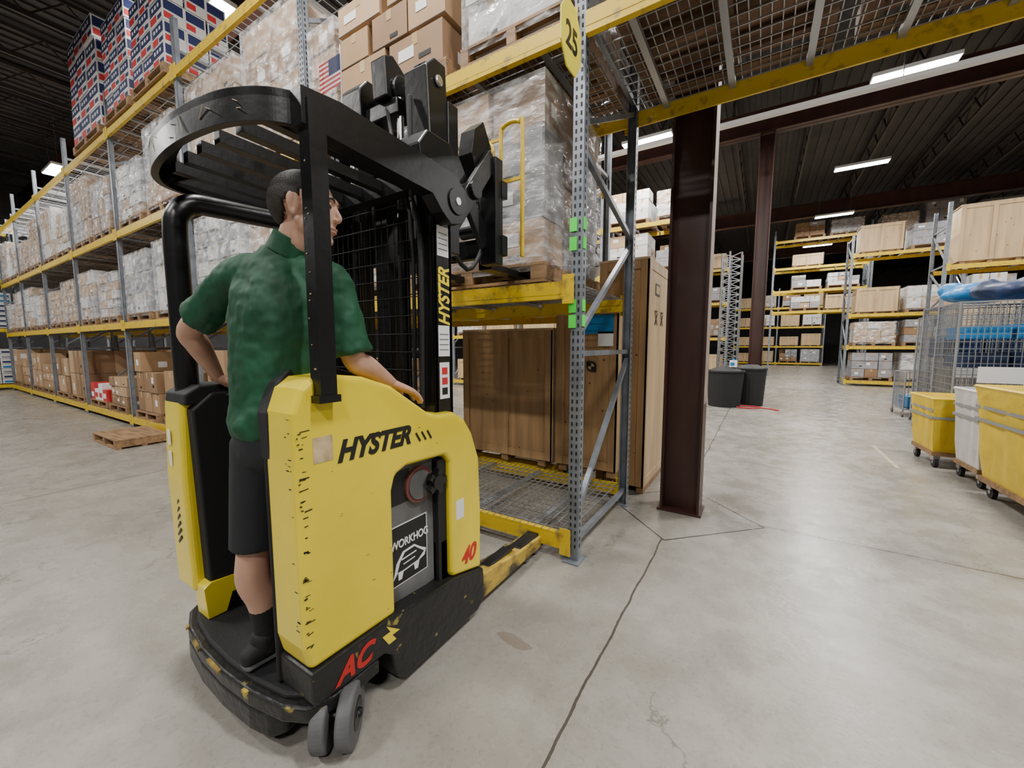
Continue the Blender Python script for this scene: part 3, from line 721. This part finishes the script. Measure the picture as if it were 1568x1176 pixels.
text('unit_number','40',.12,(-1.2685,1.535,.36),rx,RED,T,shear=.3,off=.004,sx=.95)
text('skirt_badge','AC',.11,(-1.2535,.80,.262),rx,RED,T,shear=.4,off=.004,sx=1.0)
b=MB();b.prism([(1.04,.265),(1.01,.315),(1.05,.315),(1.03,.35),(1.10,.295),(1.06,.295),(1.08,.265)],'X',-1.2545,-1.2525,DECY);b.build('skirt_bolt_decal',parent=T)
b=MB();random.seed(3)
for k in range(48):
    z=.45+.85*R();y=U(.705,.725);l=U(.003,.018)*(1 if R()<.85 else 2)
    a=U(-.003,.003);b.beam((-1.2700,y,z),(-1.2700,y+l,z+a),.003,U(.001,.004),DECB)
for k in range(16):
    z=U(.45,1.3);x=U(-1.33,-1.30);b.box((x,.6985,z),(x+U(.006,.02),.7005,z+U(.001,.004)),DECB)
for k in range(40):
    z=U(.4,1.3);y=U(.75,1.65);b.box((-1.2702,y,z),(-1.2692,y+U(.003,.02),z+U(.001,.003)),SLEG) if (y<1.08 or z>1.02) and z<1.15 else None
b.build('scuff_marks',parent=T)
b=MB()
rim=[(-2.31,1.35),(-2.32,.95),(-2.30,.78),(-2.22,.69),(-2.05,.635),(-1.79,.61),(-1.54,.63),(-1.39,.68),(-1.30,.76),(-1.265,.88)]
def smoothpts(P,s=4):
    out=[]
    for i in range(len(P)-1):
        p0=P[max(i-1,0)];p1=P[i];p2=P[i+1];p3=P[min(i+2,len(P)-1)]
        for k in range(s):
            t=k/s;out.append(tuple(.5*((2*p1[j])+(p2[j]-p0[j])*t+(2*p0[j]-5*p1[j]+4*p2[j]-p3[j])*t*t+(3*p1[j]-p0[j]-3*p2[j]+p3[j])*t**3) for j in range(len(p1))))
    out.append(P[-1]);return out
rs=smoothpts(rim,12)
cxr,cyr=-1.8,1.25
b.strip(rs,[(x+(cxr-x)*.03,y+(cyr-y)*.04) for x,y in rs],2.20,2.30,BLK)
b.strip(rs,[(x+(cxr-x)*.12,y+(cyr-y)*.13) for x,y in rs],2.275,2.302,BLK)
b.box((-2.32,1.33,2.2),(-1.27,1.40,2.29),BLK)
for k in range(6):
    x=-2.15+k*.145
    yr=.72+.05*abs(x+1.8)
    b.beam((x,yr,2.255),(x,1.36,2.245),.042,.045,BLK)
b.prism([(.76,2.19),(.76,2.30),(.9,2.315),(1.48,2.29),(1.56,2.24),(1.58,2.15),(1.54,2.08),(1.46,2.06),(1.40,2.10),(1.34,2.16)],'X',-1.31,-1.24,BLK)
b.prism([(.76,2.22),(.9,2.30),(1.42,2.28),(1.42,2.18)],'X',-2.33,-2.26,BLK)
b.cyl((-1.245,1.50,2.17),(-1.232,1.50,2.17),.06,BLK,24);b.cyl((-1.235,1.50,2.17),(-1.228,1.50,2.17),.018,STEEL,14)
for k in range(9):
    t=rs[int(U(45,95))];b.beam((t[0]-.01,t[1]-.0022,2.215+U(0,.07)),(t[0]+.02,t[1]-.0022,2.215+U(0,.07)),.002,.003,TAN)
b.build('overhead_guard',bevel=.006,parent=T)
b=MB();b.box((-1.285,.775,1.32),(-1.228,.835,2.27),BLK);b.box((-1.295,.765,1.31),(-1.222,.845,1.335),BLK)
for k in range(11):
    z=U(1.4,2.1);x=U(-1.28,-1.255);b.box((x,.7738,z),(x+U(.004,.014),.7750,z+U(.002,.006)),TAN)
b.build('guard_pillar',bevel=.008,seg=2,parent=T)
b=MB()
tp=smoothpts([(-2.25,.76,1.25),(-2.25,.76,1.7),(-2.25,.76,2.0),(-2.25,.775,2.09),(-2.25,.83,2.145),(-2.24,.93,2.155),(-2.2,1.2,2.16),(-2.15,1.45,2.17)],5)
b.tube(tp,.046,BLK,18);b.build('left_tubular_post',smooth=True,parent=T)
b=MB();b.cyl((-1.37,1.0,2.29),(-1.37,1.0,2.60),.003,STEEL,8);b.build('flag_rod',parent=T)
b=MB()
n=13;w_,h_=.12,.105
for k in range(n):
    z=2.47+h_*k/n
    for q in range(8):
        x0_=q/8;x1_=(q+1)/8
        def P(u,zz):return (-1.37+u*w_*-.60+.012*math.sin(u*7),1.0-u*w_*.38,zz-.05*u)
        m=CRED if k%2==0 else WHT
        if k>=6 and q<4: m=NAVY
        b.add([P(x0_,z),P(x1_,z),P(x1_,z+h_/n),P(x0_,z+h_/n)],[(0,1,2,3)],m)
b.build('small_flag',parent=T)
b=MB()
for xa,xb_ in ((-1.42,-1.33),(-2.27,-2.18)):
    b.box((xa,1.43,.12),(xb_,1.455,2.34),BLK);b.box((xa,1.535,.12),(xb_,1.56,2.34),BLK);xo=xb_ if xb_>-1.5 else xa;b.box((xo-.012,1.43,.12),(xo+.012 if xb_<-1.5 else xo,1.56,2.34),BLK)
for xa in (-1.50,-2.18):
    b.box((xa,1.50,.2),(xa+.08,1.52,2.85),BLK);b.box((xa,1.60,.2),(xa+.08,1.62,2.85),BLK);b.box((xa+.03,1.50,.2),(xa+.05,1.62,2.85),BLK)
for xa in (-1.57,-2.09):
    b.box((xa,1.56,.3),(xa+.06,1.66,2.88),BLK)
b.box((-2.27,1.43,2.26),(-1.33,1.5,2.36),BLK);b.box((-2.18,1.56,2.76),(-1.42,1.64,2.84),BLK);b.box((-2.18,1.5,1.15),(-1.42,1.56,1.25),BLK)
b.cyl((-1.62,1.52,.4),(-1.62,1.52,2.2),.03,BLK,14);b.cyl((-2.0,1.52,.4),(-2.0,1.52,2.2),.03,BLK,14);b.cyl((-1.62,1.52,2.2),(-1.62,1.52,2.75),.018,STEEL,12);b.cyl((-2.0,1.52,2.2),(-2.0,1.52,2.75),.018,STEEL,12)
b.box((-1.82,1.5,.4),(-1.72,1.58,2.3),BLK)
b.tube(smoothpts([(-1.39,1.40,1.2),(-1.38,1.40,1.7),(-1.385,1.40,2.0),(-1.45,1.42,2.3),(-1.5,1.47,2.7)]),.013,BLKM,8)
b.tube(smoothpts([(-1.44,1.40,1.2),(-1.43,1.40,1.7),(-1.44,1.40,2.1),(-1.55,1.42,2.4),(-1.7,1.5,2.75)]),.01,BLKM,8)
b.build('mast',bevel=.004,parent=T)
b=MB()
b.prism([(1.40,2.34),(1.38,2.42),(1.44,2.50),(1.60,2.50),(1.66,2.40),(1.62,2.34)],'X',-1.80,-1.36,BLK)
b.prism([(1.50,2.45),(1.48,2.82),(1.54,2.88),(1.62,2.88),(1.64,2.45)],'X',-1.55,-1.40,BLK)
b.cyl((-1.97,1.55,2.82),(-1.87,1.55,2.82),.06,BLK,22);b.cyl((-1.72,1.55,2.80),(-1.62,1.55,2.80),.07,BLK,22)
b.prism([(1.46,2.62),(1.45,2.84),(1.50,2.90),(1.6,2.90),(1.62,2.62)],'X',-2.02,-1.84,BLK)
b.box((-1.84,1.48,2.66),(-1.60,1.6,2.74),BLK);b.prism([(1.45,2.74),(1.44,2.92),(1.50,2.95),(1.58,2.9),(1.6,2.74)],'X',-1.74,-1.64,BLK)
b.cyl((-1.40,1.56,2.78),(-1.385,1.56,2.78),.026,STEEL,16)
b.build('mast_head',bevel=.008,parent=T)
b=MB()
x=-2.17
while x<-1.42: b.cyl((x,1.425,1.2),(x,1.425,2.24),.0028,BLKM,5);x+=.045
z=1.2
while z<2.25: b.cyl((-2.17,1.42,z),(-1.42,1.42,z),.0028,BLKM,5);z+=.09
b.build('mast_screen',parent=T)
b=MB();X=-1.3292
b.box((X,1.455,1.93),(X+.002,1.535,2.07),WHT);b.box((X,1.455,1.45),(X+.002,1.535,1.60),WHT);b.box((X,1.46,1.24),(X+.002,1.53,1.42),WHT)
for zz in (1.96,1.985,2.01,2.035,1.48,1.505,1.53,1.555): b.box((X+.0021,1.462,zz),(X+.0026,1.527,zz+.004),GRYP)
for zz in (1.26,1.31,1.36): b.box((X+.0021,1.475,zz),(X+.0026,1.515,zz+.035),CRED if zz>1.3 else DECB)
b.build('mast_labels',parent=T)
tx=text('mast_logo','HYSTER',.105,(-1.3285,1.535,1.60),(0,0,0),DECY,T,shear=.3,off=.003,sx=.75)
tx.rotation_euler=Matrix(((0,0,1),(0,-1,0),(1,0,0))).to_euler()
b=MB()
for x in (-1.48,-2.12):
    for (p,q) in (((x,1.66,2.62),(x,2.06,2.12)),((x+.05,1.66,2.12),(x+.05,2.06,2.62))): b.beam(p,q,.035,.10,BLK)
    b.cyl((x-.03,1.86,2.37),(x+.09,1.86,2.37),.05,BLK,18)
    b.box((x-.03,1.62,1.98),(x+.09,1.70,2.72),BLK);b.box((x-.03,2.04,2.0),(x+.09,2.12,2.62),BLK)
b.prism([(1.98,2.45),(1.90,2.60),(1.93,2.74),(2.02,2.82),(2.10,2.70),(2.10,2.45)],'X',-1.56,-1.46,BLK)
b.box((-2.2,2.10,2.40),(-1.38,2.16,2.50),BLK);b.box((-2.2,2.10,2.06),(-1.38,2.16,2.18),BLK)
for k in range(3): b.box((-2.1+k*.28,2.08,2.06),(-2.04+k*.28,2.14,2.5),BLK)
for x in (-1.56,-2.05): b.box((x-.05,2.16,2.02),(x+.05,2.20,2.5),BLK);b.prism([(2.16,1.995),(2.16,2.04),(2.5,2.04),(3.2,2.03),(3.2,2.01),(2.5,1.995)],'X',x-.05,x+.05,BLK)
b.cyl((-1.68,2.08,2.22),(-1.44,2.08,2.22),.04,BLK,14);b.tube(smoothpts([(-1.5,1.7,2.1),(-1.5,1.9,1.95),(-1.5,2.05,2.1),(-1.5,2.1,2.3)]),.014,BLKM,8)
b.build('reach_carriage',bevel=.006,parent=T)
b=MB()
zt=2.86
def loop(xa,xb_,zt,zb1,zb2,y=2.175):
    b.tube(smoothpts([(xa,y,zb1),(xa,y,zt-.06),(xa+.02,y,zt-.015),((xa+xb_)/2,y,zt),(xb_-.02,y,zt-.015),(xb_,y,zt-.06),(xb_,y,zb2)]),.013,RYEL,10)
loop(-1.44,-1.285,zt,2.5,2.05);loop(-2.18,-2.03,zt,2.05,2.5);loop(-1.60,-1.50,2.78,2.5,2.5)
for z in (2.52,2.66,2.78): b.beam((-2.03,2.175,z),(-1.44,2.175,z),.012,.018,RYEL)
for k in range(3): b.beam((-1.95+k*.13,2.175,2.5),(-1.95+k*.13,2.175,2.78),.012,.012,RYEL)
b.beam((-1.44,2.175,2.52),(-1.285,2.175,2.52),.016,.02,RYEL)
b.build('load_backrest',parent=T)
b=MB()
for xa,xb_ in ((-1.42,-1.29),(-2.33,-2.20)):
    b.prism([(1.70,.05),(1.70,.18),(1.8,.19),(2.18,.14),(2.50,.125),(2.56,.09),(2.56,.06),(2.5,.045)],'X',xa,xb_,SLEG)
    b.box((xa+.02,2.2,.118),(xb_-.02,2.48,.145),SCUF);b.box((xa+.03,1.85,.17),(xb_-.03,2.15,.185),SCUF)
    b.cyl((xa+.015,2.3,.055),(xb_-.015,2.3,.055),.054,RUB,22);b.cyl((xa+.015,2.44,.055),(xb_-.015,2.44,.055),.054,RUB,22)
b.build('straddle_legs',bevel=.008,parent=T)
b=MB();A=Vector((.78,.62,0)).normalized()
for c_ in (Vector((-1.325,.795,.112)),Vector((-1.255,.85,.112))):
    b.cyl(c_-A*.028,c_+A*.028,.112,RUB,44);b.cyl(c_-A*.031,c_+A*.031,.06,BLK,24);b.cyl(c_-A*.034,c_+A*.034,.022,STEEL,12)
b.cyl(Vector((-1.37,.76,.112)),Vector((-1.22,.88,.112)),.018,BLK,12)
b.cyl((-2.2,1.1,.13),(-2.1,1.1,.13),.13,RUB,30)
b.box((-1.44,.80,.20),(-1.28,.95,.24),BLK)
b.build('caster_wheels',bevel=.012,seg=3,parent=T)
b=MB();b.cyl((-2.08,.94,1.2),(-2.08,.94,1.285),.02,BLK,14);b.cyl((-2.08,.92,1.27),(-2.08,.92,1.285),.07,BLKM,26)
b.build('steering_tiller',bevel=.004,parent=T)
# ------------------------------------------------------------------ operator
OP=empty('forklift_operator',(-1.6,.8,.25))
rt=Vector((.903,.43,0)).normalized();fw=Vector((-.43,.903,0)).normalized()
def limb(b,pts,m,ref=rt,n=20,cap=True): b.loft([(p[:3],p[3],p[4] if len(p)>4 else p[3]) for p in pts],m,ref,n=n,sub=4,cap=cap)
Lsh=(-1.705,.755,1.76);Lel=(-2.01,.70,1.565);Lwr=(-2.10,.83,1.355)
Rsh=(-1.375,.93,1.745);Rel=(-1.335,.985,1.45);Rwr=(-1.375,1.205,1.335)
def lerp(a,b_,t): return tuple(a[i]+(b_[i]-a[i])*t for i in range(3))
def hand(b,w,d,nrm,sc,curl,thumbside=1):
    d=Vector(d).normalized();nrm=Vector(nrm);nrm=(nrm-d*nrm.dot(d)).normalized();sd=d.cross(nrm).normalized()*thumbside
    w=Vector(w)
    b.loft([(w-d*.02*sc,.028*sc,.020*sc),(w+d*.02*sc,.034*sc,.018*sc),(w+d*.06*sc,.043*sc,.017*sc),(w+d*.095*sc,.041*sc,.014*sc)],SKIN,sd,n=16,sub=3)
    for k,(off,ln) in enumerate(((.031,.072),(.011,.082),(-.010,.076),(-.030,.060))):
        p=w+d*(.092-.004*abs(k-1))*sc+sd*off*sc;dd=(d+sd*off*3.2).normalized();pts=[(p-dd*.02*sc,.0105*sc)]
        q=p;ang=0;pts.append((q,.0105*sc))
        for s_,(fr,c) in enumerate(((.45,curl),(.30,curl*1.3),(.25,curl*.8))):
            ang+=c;vv=dd*math.cos(ang)-nrm*math.sin(ang);q=q+vv*ln*fr*sc;pts.append((q,(.0098-.0012*s_)*sc))
        b.loft([(a,r,r*.92) for a,r in pts],SKIN,sd,n=10,sub=3)
    p=w+d*.025*sc+sd*.026*sc;v1=(d*.75+sd*.65-nrm*.15).normalized();v2=(d*.95+sd*.25-nrm*.3).normalized()
    q1=p+v1*.042*sc;q2=q1+v2*.032*sc;q3=q2+v2*.02*sc
    b.loft([(p-v1*.01,.016*sc,.014*sc),(q1,.0125*sc,.0125*sc),(q2,.0115*sc,.011*sc),(q3,.009*sc,.009*sc)],SKIN,nrm,n=10,sub=3)
b=MB()
limb(b,[(-1.57,.80,1.16,.13,.10),(-1.57,.80,1.38,.125,.09),(-1.55,.82,1.62,.14,.10),(-1.53,.84,1.76,.11,.07),(-1.50,.85,1.86,.055,.055)],SKIN)
limb(b,[(-1.53,.84,1.82,.055,.06),(-1.475,.86,1.90,.055,.058),(-1.44,.875,1.96,.052,.055)],SKIN)
limb(b,[(*Lsh,.055),(*lerp(Lsh,Lel,.5),.050),(*Lel,.043),(*lerp(Lel,Lwr,.25),.047),(*lerp(Lel,Lwr,.6),.038),(*Lwr,.027,.024)],SKIN,ref=fw)
limb(b,[(*Rsh,.055),(*lerp(Rsh,Rel,.5),.050),(*Rel,.044),(*lerp(Rel,Rwr,.28),.047),(*lerp(Rel,Rwr,.65),.037),(*Rwr,.028,.024)],SKIN,ref=(1,0,0))
for (hx,hy,kx,ky,ax,ay) in ((-1.645,.765,-1.645,.73,-1.635,.75),(-1.515,.84,-1.52,.86,-1.525,.88)):
    limb(b,[(hx,hy,1.16,.08),(hx,hy,.98,.08),(kx,ky,.74,.058),(kx,ky-.012,.60,.060),(ax,ay-.01,.50,.052),(ax,ay,.36,.038),(ax,ay,.29,.04)],SKIN)
b.build('body',smooth=True,remesh=.009,smo=4,parent=OP)
b=MB()
hand(b,Lwr,(.02,.85,-.55),(-.15,.5,.85),1.1,.45,1)
hand(b,Rwr,(.10,.92,-.40),(.15,.42,.9),1.12,.20,-1)
b.build('hands',smooth=True,remesh=.0032,smo=2,parent=OP)
hc=Vector((-1.435,.88,1.99))
hf=Vector((.80,.60,-.10)).normalized();hl=Vector((0,0,1)).cross(hf).normalized();hu=hf.cross(hl)
RM=Matrix((hf,hl,hu)).transposed()
S=1.17
def hp(f,l,u): return hc+(hf*f+hl*l+hu*u)*S
b=MB()
def he(f,l,u,a,bb_,c,m=SKIN,nu=22,nv=14): b.ell(hp(f,l,u),(a*S,bb_*S,c*S),m,rot=RM,nu=nu,nv=nv)
he(-.012,0,.03,.092,.075,.082)
he(.035,0,-.01,.055,.062,.085)
he(.040,0,-.060,.042,.048,.040)
he(.066,0,-.083,.020,.024,.018)
he(.010,.0,-.045,.06,.060,.045)
he(.078,0,.036,.014,.045,.012)
for s_ in (1,-1):
    he(.060,.036*s_,-.012,.022,.022,.022)
    he(-.004,.077*s_,-.002,.018,.009,.031);he(-.012,.084*s_,.008,.012,.006,.022);he(.0,.081*s_,-.026,.009,.006,.011)
    he(.094,.009*s_,-.020,.008,.007,.006)
b.loft([(hp(.078,0,.032),.008*S,.008*S),(hp(.090,0,.008),.008*S,.009*S),(hp(.101,0,-.012),.010*S,.009*S),(hp(.092,0,-.021),.010*S,.007*S)],SKIN,hl,n=12,sub=4)
he(.086,0,-.046,.009,.023,.006);he(.084,0,-.057,.009,.020,.006)
b.loft([(hp(-.015,0,-.05),.052*S,.052*S),(hp(-.025,0,-.085),.050*S,.052*S),(Vector((-1.475,.858,1.88)),.062,.062)],SKIN,hl,n=20,sub=4)
b.build('head',smooth=True,remesh=.0042,smo=3,parent=OP)
b=MB()
for s_ in (1,-1):
    b.ell(hp(.0745,.031*s_,.012),(.010*S,.0125*S,.008*S),EYEW,rot=RM);b.ell(hp(.0825,.032*s_,.012),(.004*S,.0055*S,.0055*S),EYED,rot=RM)
    b.loft([(hp(.0765,.020*s_,.020),.004,.003),(hp(.082,.032*s_,.0215),.005,.004),(hp(.073,.045*s_,.018),.003,.003)],SKIN,hu,n=8,sub=3)
    b.loft([(hp(.088,.014*s_,.032),.0035,.003),(hp(.090,.030*s_,.038),.0045,.003),(hp(.078,.048*s_,.033),.003,.0025)],HAIR,hu,n=8,sub=3)
b.ell(hp(.0895,0,-.0465),(.006*S,.019*S,.0042*S),LIP,rot=RM);b.ell(hp(.0875,0,-.0565),(.006*S,.017*S,.0045*S),LIP,rot=RM)
b.build('face_features',smooth=True,parent=OP)
b=MB();nu,nv=48,40;vs=[];keep={};cc=(-.016,0,.022);rr=(.097,.079,.096)
for j in range(nv+1):
    for i in range(nu):
        ph=math.pi*j/nv;t=2*math.pi*i/nu
        f=rr[0]*math.sin(ph)*math.cos(t);l=rr[1]*math.sin(ph)*math.sin(t);u=rr[2]*math.cos(ph)
        F_=f/rr[0]
        if F_>.45: line=.056
        elif F_>.30: line=.056-(.45-F_)/.15*.075
        elif F_>.12: line=-.045
        elif F_>-.12: line=.005-(.12-F_)*.05
        else: line=-.02-min(.058,(-.12-F_)*.30)
        idx=len(vs);vs.append(hp(cc[0]+f,cc[1]+l,cc[2]+u));keep[idx]=(u>line)
fs=[]
for j in range(nv):
    for i in range(nu):
        q=(j*nu+i,(j+1)*nu+i,(j+1)*nu+(i+1)%nu,j*nu+(i+1)%nu)
        if all(keep[k] for k in q): fs.append(q)
b.add(vs,fs,HAIR);o=b.build('hair',smooth=True,parent=OP)
md=o.modifiers.new('s','SOLIDIFY');md.thickness=.014;md.offset=-1
b=MB()
limb(b,[(-1.575,.80,1.205,.168,.130),(-1.575,.80,1.33,.155,.118),(-1.565,.81,1.48,.166,.122),(-1.55,.82,1.63,.176,.128),(-1.54,.835,1.745,.160,.105),(-1.52,.845,1.81,.105,.080),(-1.50,.852,1.86,.068,.068)],SHIRT,n=32)
e=lerp(Lsh,Lel,.76);limb(b,[(-1.61,.80,1.775,.066),(*Lsh,.068),(*lerp(Lsh,Lel,.35),.068),(*e,.074)],SHIRT,ref=fw,n=24,cap=False)
e=lerp(Rsh,Rel,.93);limb(b,[(-1.46,.885,1.765,.066),(*Rsh,.068),(*lerp(Rsh,Rel,.4),.070),(*e,.076)],SHIRT,ref=(1,0,0),n=24,cap=False)
o=b.build('polo_shirt',smooth=True,remesh=.008,smo=3)
tex=bpy.data.textures.new('folds','CLOUDS');tex.noise_scale=.085;tex.noise_depth=2
md=o.modifiers.new('d','DISPLACE');md.texture=tex;md.strength=.026;md.mid_level=.5;md.texture_coords='LOCAL'
attach(o,OP)
b=MB()
b.loft([((-1.512,.848,1.838),.078,.076),((-1.497,.853,1.866),.074,.072),((-1.480,.858,1.900),.070,.070)],SHIRT,rt,n=28,sub=4,cap=False)
b.build('polo_collar',smooth=True,bevel=.003,parent=OP)
b=MB()
limb(b,[(-1.575,.80,1.24,.150,.115),(-1.575,.80,1.10,.155,.12)],SHORT,n=28)
limb(b,[(-1.635,.77,1.14,.098),(-1.642,.755,.95,.094),(-1.645,.735,.72,.088)],SHORT,cap=False);limb(b,[(-1.52,.84,1.14,.095),(-1.52,.85,.95,.09),(-1.52,.86,.72,.086)],SHORT,cap=False)
b.build('shorts',smooth=True,remesh=.009,smo=3,parent=OP)
b=MB()
for ax,ay in ((-1.635,.75),(-1.525,.88)): b.loft([((ax,ay,.30),.048,.052),((ax,ay,.36),.044,.044),((ax,ay-.003,.43),.047,.047),((ax,ay-.006,.47),.050,.050)],SOCK,rt,n=20)
b.build('socks',smooth=True,parent=OP)
b=MB()
for ax,ay in ((-1.635,.75),(-1.525,.88)):
    b.loft([((ax,ay-.07,.292),.036,.036),((ax,ay-.02,.300),.044,.048),((ax,ay+.06,.292),.046,.040),((ax,ay+.14,.282),.052,.030),((ax,ay+.20,.278),.042,.024)],BLKM,(1,0,0),n=20)
    b.loft([((ax,ay-.08,.262),.038,.014),((ax,ay,.262),.044,.014),((ax,ay+.12,.262),.055,.014),((ax,ay+.21,.262),.042,.014)],RUB,(1,0,0),n=20)
    b.loft([((ax,ay-.01,.30),.046,.050),((ax,ay-.008,.345),.047,.050)],BLKM,(1,0,0),n=20)
b.build('shoes',smooth=True,parent=OP)
# ------------------------------------------------------------------ camera
cd=bpy.data.cameras.new('camera');cam=bpy.data.objects.new('camera',cd);bpy.context.collection.objects.link(cam)
cd.sensor_width=36;cd.lens=36*610/1568;cd.clip_start=.05;cd.clip_end=200
cam.location=(0,0,1.5)
cam.rotation_euler=(H-math.atan(58/610),0,math.radians(32))
bpy.context.scene.camera=cam
